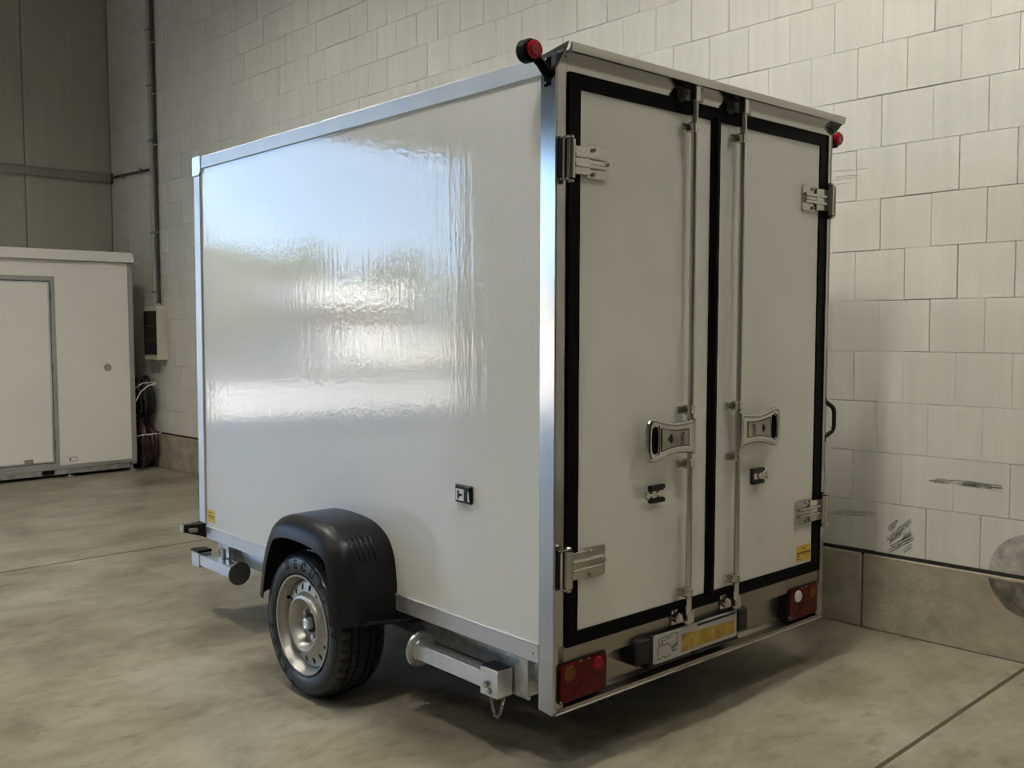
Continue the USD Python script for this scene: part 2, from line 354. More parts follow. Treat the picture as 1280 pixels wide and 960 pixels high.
# ---- concrete plinth along the block wall
pl = thing('baseboard_right', 'bare concrete plinth beam along the foot of the block wall', 'plinth', kind='structure')
ys = [YR, -2.7, 2.30, 7.30, YB]
for a, b in zip(ys, ys[1:]):
    part(pl, 'plinth_beam', cbox(-0.012, 0.05, a + .004, b - .004, 0.0, 0.378, 0.006), 'plinth_concrete', smooth=False)
part(pl, 'felt_strip', bx(-0.004, 0.03, YR, YB, 0.370, ZB - 0.001), 'felt_strip', smooth=False)
lowm = ring.intersection(sbox(-5, 0.1, 15, .365)).intersection(sbox(-5, .2, 15, 1))
part(pl, 'tyre_mark', extrude(lowm, 0.0008, 'x', -0.0145), 'scuff_grey', smooth=False)

# ---- back wall of upright sandwich panels with the open gate
wb = thing('wall_back', 'grey-green back wall of upright sandwich panels with an open gate', 'wall', kind='structure')
x = 0.0
edges = [0.0, -0.963] + [-0.963 - k for k in range(1, 12)]
for a, b in zip(edges, edges[1:]):
    b = max(b, XL)
    if a <= XL: break
    lo, hi = b + .003, a - .003
    spans = [(lo, hi)]
    pieces = []
    l2, h2 = max(lo, GX0), min(hi, GX1)
    if l2 < h2 - .01:
        pieces.append(cbox(l2, h2, YB, YB + .1, GZ, ZC, .004))
        if lo < GX0: pieces.append(cbox(lo, GX0, YB, YB + .1, 0, ZC, .004))
        if hi > GX1: pieces.append(cbox(GX1, hi, YB, YB + .1, 0, ZC, .004))
    else: pieces.append(cbox(lo, hi, YB, YB + .1, 0, ZC, .004))
    part(wb, 'panel', cat(pieces), 'hall_panel', smooth=False)
part(wb, 'wall_backing', cat([bx(GX1, .3, YB + .09, YB + .16, 0, ZC), bx(XL, GX0, YB + .09, YB + .16, 0, ZC), bx(GX0, GX1, YB + .09, YB + .16, GZ, ZC)]), 'under_dark', smooth=False)
part(wb, 'gate_frame', cat([cbox(GX0 - .1, GX0, YB - .03, YB + .2, 0, GZ + .1), cbox(GX1, GX1 + .1, YB - .03, YB + .2, 0, GZ + .1), cbox(GX0, GX1, YB - .03, YB + .2, GZ, GZ + .1)]), 'rail_grey', smooth=False)
wl_ = thing('wall_left', 'plain pale left wall of the hall, outside the photograph', 'wall', kind='structure')
part(wl_, 'wall_face', bx(XL - .2, XL, YR, YB + .2, 0, ZC), 'hall_plain', smooth=False)
wq = thing('wall_rear', 'plain pale rear wall of the hall behind the camera', 'wall', kind='structure')
part(wq, 'wall_face', bx(XL, .2, YR - .2, YR, 0, ZC), 'hall_plain', smooth=False)
ce = thing('ceiling', 'grey metal deck ceiling of the hall above the lamps', 'ceiling', kind='structure')
part(ce, 'deck', bx(XL - .2, .3, YR - .2, YB + .2, ZC, ZC + .15), 'ceiling_deck', smooth=False)

# ---- ceiling lamps
def lamp(x, y, z, rad, label):
    t = thing('ceiling_lamp', label, 'lamp', group=None, loc=(x, y, z))
    gl = usdkit.material(stage, LK + 'lamp_glow_%d' % round(rad), {'e': ('emission', {'color': LAMP_COLOR, 'strength': rad})}, [], surface='e.emission')
    part(t, 'housing', cat([cbox(-.23, .23, -.23, .23, .012, .07, .012), cbox(-.13, .13, -.13, .13, .07, .16, .02)] + [cbox(-.24, -.225, -.24, .24, -.125, .03, .003), cbox(.225, .24, -.24, .24, -.125, .03, .003), cbox(-.24, .24, -.24, -.225, -.125, .03, .003), cbox(-.24, .24, .225, .24, -.125, .03, .003)]), 'rail_grey', smooth=False)
    part(t, 'diffuser', bx(-.20, .20, -.20, .20, -.004, .012), gl, smooth=False)
    part(t, 'hanger', tube([(0, 0, .15), (0, 0, ZC - z)], .012, 8), 'rail_grey')
LL = ['square high-bay lamp on the ceiling just left of the trailer', 'square high-bay lamp on the ceiling right above the trailer roof', 'square high-bay lamp on the ceiling behind the trailer doors near the block wall',
      'square high-bay lamp on the ceiling between the trailer front and the white cabin', 'square high-bay lamp on the ceiling before the open gate', 'square high-bay lamp on the ceiling left of the camera', 'square high-bay fill lamp added on the ceiling behind the camera']  # last lamp is an added fill for the doors
for (a, b, c, d), l in zip(LAMPS, LL): lamp(a, b, c, d, l)

# ---- rail, pipes and box on the walls
t = thing('wall_rail', 'grey horizontal cable rail across the back wall panels', 'rail')
part(t, 'channel', cbox(GX1 + .12, -.02, YB - .055, YB, 3.295, 3.388, .006), 'rail_grey', smooth=False)
part(t, 'lip', cat([cbox(GX1 + .12, -.02, YB - .062, YB - .05, 3.372, 3.392, .002), cbox(GX1 + .12, -.02, YB - .062, YB - .05, 3.29, 3.31, .002)]), 'rail_grey', smooth=False)
part(t, 'end_cap', cbox(-.03, -.004, YB - .07, YB - .005, 3.285, 3.395, .004), 'cable_dark', smooth=False)
t = thing('cable_run', 'thin dark cable on the block wall between rail and pipe', 'cable')
part(t, 'cable', tube([(-.018, YB - .02, 3.345), (-.018, 11.2, 3.33), (-.018, 10.62, 3.312)], .016, 8), 'cable_dark')
for y in (11.4, 10.9): part(t, 'clip', cbox(-.04, 0, y - .01, y + .01, 3.3, 3.355, .003), 'rail_grey', smooth=False)
t = thing('conduit_pipe', 'pale grey upright pipe running up the block wall from the fuse box', 'pipe')
part(t, 'pipe', tube([(-.03, 10.565, 1.831), (-.03, 10.565, 6.1)], .028, 12), 'pipe_grey')
for z in (1.95, 2.6, 3.6, 4.2, 4.8, 5.4): part(t, 'clip', cbox(-.062, 0, 10.53, 10.60, z, z + .02, .003), 'rail_grey', smooth=False)
t = thing('conduit_pipe', 'dark upright cable pipe beside the pale pipe on the block wall', 'pipe')
part(t, 'pipe', tube([(-.022, 10.485, 1.831), (-.022, 10.485, 6.1)], .016, 12), 'cable_dark')
for z in (2.6, 3.55, 4.1, 4.65, 5.2): part(t, 'clip', cbox(-.042, 0, 10.46, 10.51, z, z + .015, .003), 'pipe_grey', smooth=False)
t = thing('fuse_box', 'beige fuse box with a dark three-pane window on the block wall', 'fuse box')
part(t, 'housing', cbox(-.12, 0, 10.34, 10.67, 1.205, 1.80, .006), 'box_beige', smooth=False)
wf = part(t, 'window_frame', extrude(sbox(10.355, 1.265, 10.66, 1.745).difference(sbox(10.37, 1.28, 10.645, 1.73)), -.008, 'x', -.12), 'black_plastic', smooth=False)
for k in range(3):
    z0 = 1.28 + k * .15
    part(t, 'pane', cbox(-.126, -.119, 10.372, 10.643, z0 + .0015, z0 + .1485, .002), 'box_glass', smooth=False)
for q in (10.485, 10.565): part(t, 'cable_gland', disc('z', (-.03, q, 1.815), .034, .03, 16), 'pipe_grey')

# ---- hose coils in the corner
def coil(n, R, c, r, matname, tag_, axis_tilt, wob):
    rs = random.Random(hash(tag_) % 1000 if False else len(tag_))
    out = []
    for k in range(n):
        a = np.linspace(0, 2 * np.pi, 56, endpoint=False)
        rr = R * (1 + rs.uniform(-.10, .06)); ph = rs.uniform(0, 6.28)
        off = (k - (n - 1) / 2) * r * 1.75
        x = off + r * rs.uniform(-.4, .4) + .02 * wob * np.sin(a + ph)
        y = rr * np.cos(a) * .92 + .012 * np.sin(2 * a + ph); z = rr * np.sin(a) * (1 + .05 * np.sin(ph)) + .008 * np.cos(3 * a + ph)
        P = np.stack([x, y, z], 1)
        s, co = math.sin(axis_tilt), math.cos(axis_tilt)
        P = P @ np.array([[co, 0, s], [0, 1, 0], [-s, 0, co]])
        out.append(tube(P + np.array(c), r, 8, closed=True))
    return cat(out)
t = thing('hose_coil', 'dark red-brown coiled hose standing on the floor in the corner', 'hose coil')
part(t, 'hose', coil(8, .235, (-.150, 10.72, .258), .0135, 'hose_red', 'red coil', 0.03, .5), 'hose_red')
part(t, 'tie', tube([(-.277, 10.6, .36), (-.265, 10.5, .385), (-.15, 10.468, .39), (-.03, 10.5, .392), (-.01, 10.6, .385)], .006, 6), 'tie_white', label='white tie')
t = thing('hose_coil', 'black coiled hose resting on top of the red-brown coil', 'hose coil')
part(t, 'hose', coil(9, .205, (-.150, 10.74, .792), .0125, 'hose_black', 'black coil top', 0.06, .5), 'hose_black')
part(t, 'hose_end', tube([(-.21, 10.84, .85), (-.215, 10.86, .97), (-.205, 10.9, 1.05)], .014, 8), 'hose_black')
part(t, 'tie', cat([tube([(-.275, 10.60, .74), (-.24, 10.525, .86), (-.16, 10.515, .925), (-.06, 10.56, .935), (-.05, 10.62, .96)], .007, 6),
    tube([(-.275, 10.62, .89), (-.2, 10.56, .955), (-.1, 10.54, .955), (-.05, 10.56, .935)], .007, 6)]), 'tie_white', label='white ties')
t = thing('water_hose', 'blue hose bundle standing between the white cabin and the red-brown coil', 'hose')
part(t, 'hose', tube(rounded([(-.268, 10.44, .010), (-.268, 10.44, .12), (-.264, 10.45, .21), (-.258, 10.462, .21), (-.25, 10.465, .12), (-.25, 10.465, .010)], .06), .009, 8), 'hose_blue')

# ---- white storage cabin at the back left
CY = 10.555
t = thing('storage_cabin', 'white panelled storage cabin with a closed door at the back wall', 'cabin')
CX0, CX1 = -4.7, -.287
part(t, 'front_panel', cbox(-1.10, CX1 - .055, CY, CY + .05, .132, 2.262, .002), 'white_paint', smooth=False)
part(t, 'front_panel', cbox(-3.2, CX0 + .055, CY, CY + .05, .132, 2.262, .002), 'white_paint', smooth=False)
part(t, 'lintel_panel', cbox(-3.2, -1.10, CY, CY + .05, 2.092, 2.262, .002), 'white_paint', smooth=False)
part(t, 'side_panel', cat([cbox(CX1 - .03, CX1 - .006, CY + .05, 11.68, .13, 2.262, .002)]), 'white_paint', smooth=False)
part(t, 'side_panel', cat([cbox(CX0 + .006, CX0 + .03, CY + .05, 11.68, .13, 2.262, .002)]), 'white_paint', smooth=False)
part(t, 'rear_panel', cbox(CX0, CX1, 11.66, 11.70, .1, 2.262, .002), 'white_paint', smooth=False)
part(t, 'corner_post', cbox(CX1 - .055, CX1, CY - .006, CY + .06, .07, 2.262, .006), 'container_frame', smooth=False)
part(t, 'corner_post', cbox(CX0, CX0 + .055, CY - .006, CY + .06, .07, 2.262, .006), 'container_frame', smooth=False)
roofp = Polygon([(CX0 - .01, 2.265), (CX1 + .012, 2.262), (CX1 + .008, 2.33), (CX1 - .005, 2.362), (CX1 - .03, 2.372), (CX0 + .03, 2.372), (CX0, 2.35)])
rf = part(t, 'roof', extrude(roofp, 1.2, 'y', CY - .03), 'white_paint', smooth=25)
part(rf, 'drip_strip', cbox(CX0, CX1 + .014, CY - .034, CY - .02, 2.257, 2.268, .002), 'rail_grey', smooth=False)
part(t, 'bottom_rail', cat([cbox(CX0, CX1, CY - .008, CY + .06, .088, .132, .004), bx(CX0 + .02, CX1 - .02, CY + .06, 11.68, .09, .13)]), 'container_frame', smooth=False)
low = sbox(CX0 + .02, .034, CX1 - .07, .088).difference(sbox(-1.277, .036, -1.152, .084)).difference(sbox(-3.3, .036, -3.17, .084))
part(t, 'base_channel', extrude(low, .03, 'y', CY + .012), 'galvanised', smooth=False)
for q in (-1.277, -3.3): part(t, 'fork_pocket', bx(q, q + .125, CY + .05, CY + .06, .034, .088), 'dark_hole', smooth=False)
for xx in (CX1 - .05, -1.0, -2.4, CX0 + .05):
    part(t, 'foot', cat([cbox(xx - .012, xx + .012, CY + .02, CY + .08, 0.0, .09, .003), cbox(xx - .04, xx + .04, CY + .01, CY + .09, 0, .012, .003)]), 'container_frame', smooth=False)
fr = sbox(-3.2, .132, -1.10, 2.092).difference(sbox(-3.155, .16, -1.145, 2.047))
part(t, 'door_frame', extrude(fr, .05, 'y', CY - .004), 'container_frame', smooth=False)
part(t, 'door_gap', bx(-3.16, -1.14, CY + .03, CY + .05, .155, 2.05), 'dark_hole', smooth=False)
dr = part(t, 'door', cbox(-3.145, -1.158, CY - .006, CY + .035, .172, 2.035, .003), 'white_paint', smooth=False)
part(dr, 'door_edge', extrude(sbox(-3.148, .168, -1.155, 2.038).difference(sbox(-3.13, .185, -1.172, 2.022)), .02, 'y', CY - .0085), 'aluminium', smooth=False)
for z in (.30, 1.1, 1.85): part(dr, 'hinge', tube([(-1.15, CY - .012, z), (-1.15, CY - .012, z + .1)], .008, 8), 'chrome')
for px_, pz in ((-1.405, .197), ):
    lt = part(dr, 'latch', cbox(px_ - .042, px_ + .042, CY - .016, CY, pz - .022, pz + .022, .003), 'rail_grey', smooth=False)
lt = part(t, 'latch', cbox(-.965 - .04, -.965 + .04, CY - .010, CY, .164, .206, .003), 'rail_grey', smooth=False)
part(lt, 'latch_plate', cbox(-.965 - .026, -.965 + .033, CY - .014, CY - .008, .170, .200, .002), 'white_paint', smooth=False)
part(t, 'vent_disc', disc('y', (-.583, CY - .006, 1.14), .036, .016, 28, .004), 'vent_grey')
part(t, 'cable_end', tube([(CX1 - .005, CY + .02, 2.262), (CX1 + .03, CY - .01, 2.255), (CX1 + .055, CY - .03, 2.268)], .005, 6), 'tie_white')

# ================================================================== THE YARD (seen mirrored in the glossy trailer side)
g = thing('yard', 'pale sunlit concrete yard outside the open gate', 'yard', kind='structure')
part(g, 'yard_slab', bx(-70, 40, YB + .3, 27.5, -.25, -.02), 'yard_concrete', smooth=False)
part(g, 'asphalt_road', bx(-70, 40, 27.5, 90, -.25, -.03), 'asphalt', smooth=False)
t = thing('yard_building', 'low white building with a red brick band across the yard', 'building')
part(t, 'wall', bx(-24.0, -19.9, 36, 42, 0, 2.6), 'render_white', smooth=False)
part(t, 'brick_band', bx(-24.1, -19.8, 35.9, 42, 1.75, 2.35), 'brick_red', smooth=False)
rf = part(t, 'roof', cbox(-24.4, -19.5, 35.3, 42.5, 2.6, 3.6, .05), 'render_white', smooth=False)
for xx in (-23.5, -21.9): part(t, 'window', cbox(xx, xx + 1.1, 35.86, 36.1, .7, 1.6, .02), 'window_dark', smooth=False)
t = thing('yard_wall', 'white rendered boundary wall beyond the yard', 'wall')
part(t, 'wall', cbox(-60, -27.0, 37, 37.3, 0, 2.2, .02), 'render_white', smooth=False)
part(t, 'coping', cbox(-60, -27.0, 36.93, 37.37, 2.2, 2.3, .02), 'brick_red', smooth=False)
def parked(name, label, cx, cy, w, h, l, catg):
    t = thing(name, label, catg)
    body = extrude(Polygon([(cx, .35), (cx + l, .35), (cx + l, h), (cx + 1.3, h), (cx + .75, h * .62), (cx, h * .5)]), w, 'y', cy)
    part(t, 'body', body, 'render_white', smooth=False)
    part(t, 'side_window', cbox(cx + 1.1, cx + 1.9, cy - .01, cy + .02, h * .62, h * .9, .01), 'window_dark', smooth=False)
    for a in (cx + .8, cx + l - .9): part(t, 'wheel', disc('y', (a, cy + .1, .34), .34, .24, 24, .03), 'tyre_rubber')
parked('parked_van', 'white parked van on the road before the yard building', -22.3, 30, 1.9, 1.75, 4.6, 'van')
parked('parked_van', 'white parked van farther left on the road', -32.2, 31, 1.9, 1.9, 4.8, 'van')
def tree(cx, cy, h, r, seed, label, lm='leaf_green'):
    t = thing('tree', label, 'tree')
    m = trimesh.creation.icosphere(4, 1.0)
    v = m.vertices * np.array([r, r * .8, h * .42])
    d = meshkit.fbm(m.vertices * 3.1 + seed * 7.3, 4, seed) - .5
    v = v * (1 + .7 * d)[:, None]; m.vertices = v + np.array([cx, cy, h * .6])
    part(t, 'crown', m, lm, smooth=False)
    part(t, 'trunk', tube([(cx, cy, -.05), (cx + .1, cy, h * .3), (cx, cy, h * .6)], [.25, .2, .1], 8), 'bark')
TN = ['tall dark', 'broad', 'round', 'small', 'wide', 'farthest left', 'narrow', 'leaning', 'bushy', 'pale']
for i, (cx, cy, h, r) in enumerate([(-16.3, 46, 6.6, 1.3), (-19.9, 50, 7.2, 1.7), (-22.6, 46, 5.6, 1.5), (-27.4, 50, 6.4, 1.6), (-29.6, 46, 5.2, 1.5), (-34, 50, 6.4, 1.8), (-37.5, 46, 5.4, 1.6), (-19.6, 46, 5.6, 1.15), (-22.9, 51, 6.2, 1.3)]):
    tree(cx, cy, h, r, i, TN[i] + ' green tree behind the yard building')
tree(-13.4, 37.5, 3.4, 1.35, 21, 'low dark bush-like tree nearest the gate side of the yard building')
tree(-17.0, 37.5, 4.0, 1.45, 22, 'dark green tree standing right beside the yard building')
tree(-25.9, 33.0, 4.3, 1.1, 11, 'young yellow-green tree standing free in the yard', 'leaf_bright')
tree(-29.2, 35.3, 3.6, 1.1, 12, 'small yellow-green tree beside the boundary wall', 'leaf_bright')

# ================================================================== THE TRAILER
C = CAM
T2 = np.array([-2.348, 2.204, -0.036])
rv = np.radians([0.56640837, 0.13018082, -1.7064962])
th = np.linalg.norm(rv); kx = rv / th
K = np.array([[0, -kx[2], kx[1]], [kx[2], 0, -kx[0]], [-kx[1], kx[0], 0]])
TR = np.eye(3) + math.sin(th) * K + (1 - math.cos(th)) * K @ K
T2 = C + 1.024 * (np.array([-2.40139203, 2.15270888, 0.0]) - C)
mtx = Gf.Matrix4d(*TR[:, 0], 0, *TR[:, 1], 0, *TR[:, 2], 0, *T2, 1)
tr = thing('box_trailer', 'white box trailer with two rear doors and chrome locking rods', 'trailer', matrix=mtx)
W, L = 1.66, 2.729
Zb, Zt = 0.268, 2.434
# --- box
part(tr, 'side_panel', bx(0, .03, .06, L - .06, .485, 2.375), 'white_gloss', smooth=False, label='glossy white side panel')
part(tr, 'side_panel', bx(W - .03, W, .06, L - .06, .43, 2.40), 'white_gloss', smooth=False)
part(tr, 'front_panel', bx(.03, W - .03, L - .03, L - .002, .43, 2.40), 'white_gloss', smooth=False)
part(tr, 'roof_panel', bx(.02, W - .02, .02, L - .02, 2.39, 2.425), 'white_gloss', smooth=False)
part(tr, 'floor_panel', bx(.02, W - .02, .03, L - .02, .43, .49), 'under_dark', smooth=False)
part(tr, 'top_trim', cat([cbox(-.007, .03, .07, L - .088, 2.369, 2.431, .003), cbox(.0, .05, .07, L - .07, 2.425, 2.437, .003)]), 'aluminium', smooth=False)
part(tr, 'top_trim', cbox(W - .03, W + .007, .07, L, 2.369, 2.431, .003), 'aluminium', smooth=False)
part(tr, 'top_trim', cbox(.05, W - .03, L - .03, L + .006, 2.369, 2.431, .003), 'aluminium', smooth=False)
bt = part(tr, 'bottom_trim', cat([cbox(-.008, .03, .072, L - .085, .423, .490, .003), cbox(-.011, .0, .072, L - .085, .484, .492, .002)]), 'aluminium', smooth=False)
part(bt, 'rivet', disc('x', (-.0085, .095, .455), .005, .006, 10, .002), 'rail_grey')
part(tr, 'bottom_trim', cbox(W - .03, W + .008, .072, L, .423, .490, .003), 'aluminium', smooth=False)
part(tr, 'bottom_trim', cbox(.0, W, L - .03, L + .008, .423, .490, .003), 'aluminium', smooth=False)
part(tr, 'corner_trim', cbox(-.009, .035, L - .086, L + .004, .423, 2.345, .012), 'aluminium', smooth=False)
part(tr, 'corner_trim', cbox(W - .035, W + .009, L - .086, L + .004, .423, 2.43, .012), 'aluminium', smooth=False)
capp = Polygon([(L - .088, 2.436), (L + .004, 2.436), (L + .006, 2.34), (L - .07, 2.34), (L - .085, 2.352), (L - .09, 2.37)])
part(tr, 'corner_cap', extrude(capp, .05, 'x', -.012), 'bright_zinc', smooth=False, label='light cap on the front top corner')
# --- rear frame
gus = Polygon([(.074, 2.434), (.074, Zb), (0.004, Zb - .004), (.0, .275), (.0, 2.383), (-.018, 2.397), (-.034, 2.414), (-.05, 2.432), (-.062, 2.452), (-.02, 2.447)])
def post(x0, s):
    rear = cbox(x0, x0 + s * .046, 0, .02, Zb, 2.42, .002)
    g_ = extrude(gus, s * .004, 'x', x0)
    v_ = g_.vertices.copy(); v_[:, 0] -= s * (.074 - v_[:, 1]) * .075; g_.vertices = v_
    return cat([g_, rear, bx(x0 + s * .004, x0 + s * .02, .004, .07, Zb + .01, 2.42)])
part(tr, 'rear_post', post(-.004, 1), 'stainless', smooth=False, label='polished left rear post')
part(tr, 'rear_post', post(W + .004, -1), 'stainless', smooth=False)
part(tr, 'header', cbox(.04, W - .04, 0.0, .05, 2.36, 2.432, .002), 'stainless', smooth=False)
fp = Polygon([(.01, 2.424), (-.052, 2.421), (-.062, 2.424), (-.066, 2.436), (-.064, 2.452), (-.058, 2.453), (-.057, 2.440), (-.050, 2.430), (.01, 2.432)])
part(tr, 'drip_flange', extrude(fp, W + .0, 'x', 0.0), 'stainless', smooth=30, label='outward bent rain flange over the doors')
sill = Polygon([(0, .495), (0, .422), (.042, .412), (.042, .300), (.030, .286), (-.004, .283), (-.004, .266), (.07, .266), (.07, .495)])
part(tr, 'sill', extrude(sill, W - .03, 'x', .015), 'sill_steel', smooth=False, label='dull steel sill with recessed light panel')
part(tr, 'sill_lip', cbox(-.002, W + .002, -.008, .010, .263, .271, .003), 'stainless', smooth=False)
# --- rubber seals
seal = sbox(.046, .486, 1.627, 2.378).difference(sbox(.1, .532, 1.568, 2.329))
part(tr, 'door_seal', cat([extrude(seal, -.006, 'y', 0.0), extrude(sbox(.046, .486, 1.627, 2.378).difference(sbox(.052, .492, 1.621, 2.372)), -.009, 'y', 0.0)]), 'black_rubber', smooth=False)
part(tr, 'centre_seal', cat([tube([(.830, -.004, .52), (.830, -.004, 2.342)], .016, 10), extrude(rrect(.803, .857, .51, 2.345, .004), -.008, 'y', 0.0)]), 'black_rubber')
# --- doors
def hinge(side, z0):
    """strap hinge with barrel and U-bracket; side +1 opens at the left edge, -1 mirrored at the right"""
    X = (lambda a: a) if side > 0 else (lambda a: W - a)
    ms = []
    def b(x0, x1, y0, y1, z0_, z1_, c=.002): ms.append(cbox(X(x0), X(x1), y0, y1, z0 + z0_, z0 + z1_, c))
    zs = 0.0
    plate = rrect(min(X(.125), X(.229)), max(X(.125), X(.229)), z0 + .0, z0 + .104, .008)
    ms.append(extrude(plate, -.004, 'y', -.006))
    b(.05, .135, -.018, -.011, .006, .098)
    for zc in (.037, .067):
        P = [(X(.06), -.018, z0 + zc), (X(.215), -.012, z0 + zc)]
        ms.append(tube(P, [.0085, .007], 8))
    b(.06, .21, -.016, -.010, .044, .060, .002)
    ms.append(tube([(X(.036), -.024, z0 - .012), (X(.036), -.024, z0 + .112)], .0165, 14))
    ms.append(disc('z', (X(.036), -.024, z0 + .120), .012, .014, 12, .004)); ms.append(disc('z', (X(.036), -.024, z0 - .020), .012, .014, 12, .004))
    return cat(ms)
def bracket(side, z0):
    X = (lambda a: a) if side > 0 else (lambda a: W - a)
    ms = []
    for zc in (-.016, .116):
        ms.append(tube(rounded([(X(.036), -.024, z0 + zc), (X(.010), -.024, z0 + zc), (X(.004), -.018, z0 + zc), (X(.004), .0, z0 + zc)], .01), .0045, 8))
    ms.append(tube(rounded([(X(.03), -.028, z0 + .117), (X(.003), -.026, z0 + .117), (X(.003), -.026, z0 - .017), (X(.03), -.028, z0 - .017)], .02), .0048, 8))
    return cat(ms)
def bolts(side, z0):
    X = (lambda a: a) if side > 0 else (lambda a: W - a)
    return [disc('y', (X(a), -.014, z0 + b), .0075, .012, 8, .003) for a, b in ((.155, .092), (.222, .052), (.155, .012))]
def guide(xr, z):
    return cat([cbox(xr - .047, xr - .012, -.018, -.005, z - .014, z + .014, .004), cbox(xr - .02, xr + .006, -.052, -.012, z - .018, z + .018, .005),
                disc('z', (xr, -.036, z), .0165, .03, 16, .003), tube([(xr - .036, -.022, z - .001), (xr - .036, -.012, z - .001)], .0065, 8)])
def door(x0, x1, xr, side, hx):
    d = part(tr, 'door', cbox(x0, x1, -.001, .03, .53, 2.331, .003), 'white_door', smooth=False)
    for z0 in (.707, 2.047):
        h = part(d, 'hinge', hinge(side, z0), 'chrome')
        for b_ in bolts(side, z0): part(d, 'hinge_bolt', b_, 'rail_grey')
        part(d, 'hinge_bracket', bracket(side, z0), 'chrome')
        xa = .006 if side > 0 else W - .032
        part(d, 'hinge_recess', cbox(xa, xa + .026, -.006, -.0005, z0 - .012, z0 + .112, .001), 'dark_hole', smooth=False)  # black plate painting in the dark between bracket and barrel
    part(d, 'lock_rod', cat([tube([(xr, -.036, .46), (xr, -.036, 2.40)], .0115, 14), tube([(xr, -.036, 2.27), (xr, -.036, 2.36)], .014, 14), tube([(xr, -.036, .49), (xr, -.036, .56)], .014, 14)]), 'chrome')
    for z in (2.278, 1.252, 1.052, .570): part(d, 'rod_guide', guide(xr, z), 'chrome')
    # cams
    part(d, 'top_cam', cat([cbox(xr - .012, xr + .014, -.052, -.022, 2.372, 2.424, .003)]), 'chrome', smooth=False)
    part(d, 'top_keeper', cat([cbox(xr - .072, xr - .03, -.026, .0, 2.366, 2.42, .012), disc('y', (xr - .05, -.03, 2.395), .014, .012, 12, .003)]), 'under_dark')  # left keeper's dark colour stands in for the shade it sits in
    part(d, 'top_keeper', cat([cbox(xr + .026, xr + .056, -.034, .0, 2.374, 2.424, .003), cbox(xr - .06, xr + .04, -.008, .0, 2.38, 2.42, .002)]), 'sill_steel', smooth=False)
    part(d, 'bottom_cam', cat([cbox(xr - .014, xr + .014, -.05, -.022, .448, .492, .004), cbox(xr - .028, xr + .028, -.048, -.03, .452, .466, .004)]), 'chrome', smooth=False)
    part(d, 'bottom_keeper', cat([disc('y', (xr - .045, -.02, .478), .020, .034, 14, .006), cbox(xr - .062, xr - .026, -.012, .0, .448, .505, .003), cbox(xr + .026, xr + .046, -.034, .0, .458, .492, .004), cbox(xr - .05, xr + .05, -.01, .0, .446, .462, .003)]), 'chrome')
    # handle: waisted loop with an inset plate
    s = -side if False else hx
    top = [(0, .056), (.03, .053), (.07, .050), (.11, .049), (.15, .054), (.19, .063), (.222, .0715), (.240, .071), (.252, .058), (.257, .03)]
    prof = Polygon([(a, b) for a, b in top] + [(a, -b) for a, b in top[::-1]]).buffer(.006).buffer(-.006)
    slot = Polygon([(.205, .046), (.222, .050), (.236, .042), (.239, 0), (.236, -.042), (.222, -.050), (.205, -.046), (.202, 0)])
    zc = 1.156
    place = lambda p: affinity.translate(affinity.scale(p, s, 1, origin=(0, 0)), xr, zc)
    inner = Polygon([(.035, .030), (.10, .028), (.15, .033), (.19, .040), (.19, -.040), (.15, -.033), (.10, -.028), (.035, -.030)])
    ms = [extrude(place(prof.difference(slot)), -.008, 'y', -.044), extrude(place(prof.buffer(-.007).difference(slot.buffer(.006))), -.004, 'y', -.052),
          tube([(xr, -.040, 1.09), (xr, -.040, 1.222)], .0165, 14)]
    rim = place(prof).exterior
    ms.append(tube([(x, -.048, z) for x, z in list(rim.coords)[:-1]], .0075, 8, closed=True))
    part(d, 'lock_handle', cat(ms), 'chrome')
    part(d, 'handle_gasket', extrude(place(Polygon([(.19, .055), (.248, .060), (.252, 0), (.248, -.060), (.19, -.055)])), -.003, 'y', -.0405), 'black_rubber', smooth=False)
    part(d, 'handle_plate', extrude(place(inner), -.002, 'y', -.056), 'sill_steel', smooth=False)
    part(d, 'plate_edge', extrude(place(inner.buffer(.0015).difference(inner.buffer(-.0012))), -.001, 'y', -.0575), 'dark_hole', smooth=False)
    lock = cat([extrude(place(Polygon([(.135, .018), (.150, .006), (.150, -.006), (.135, -.018), (.130, 0)])), -.0015, 'y', -.058),
                extrude(place(Polygon([(.068, .020), (.080, .014), (.080, -.004), (.068, .0)]).exterior.buffer(.0012)), -.001, 'y', -.058),
                extrude(place(sbox(.066, -.022, .080, -.008).exterior.buffer(.0012)), -.001, 'y', -.058)])
    part(d, 'padlock_emblem', lock, 'dark_hole', smooth=False)
    # retainer for the open handle
    cx = xr - .160 if hx < 0 else xr + .172
    a, b = (cx - .039, cx + .039)
    rt = part(d, 'handle_retainer', cat([cbox(a, b, -.014, -.001, .923, .987, .003), cbox(a, b, -.022, -.001, .972, .987, .003), cbox(a, b, -.022, -.001, .923, .938, .003)]), 'black_plastic', smooth=False, label='black retainer plate')
    tab = a - .022 if hx < 0 else b + .022
    part(d, 'retainer_latch', cat([cbox(a + .006, a + .036, -.020, -.01, .940, .970, .003), cbox(b - .036, b - .006, -.020, -.01, .940, .970, .003), disc('y', (cx, -.02, .955), .011, .014, 12, .003),
         tube([(cx, -.022, .955), (tab, -.02, .955)], .0055, 8), disc('y', (tab, -.02, .955), .016, .012, 14, .004)]), 'chrome')
    return d
d1 = door(.1, .806, .660, 1, -1)
d2 = door(.854, 1.568, .960, -1, 1)
st = part(d2, 'yellow_sticker', bx(1.447, 1.565, -.002, -.0006, .545, .615), 'sticker_yellow', smooth=False, label='yellow printed sticker')
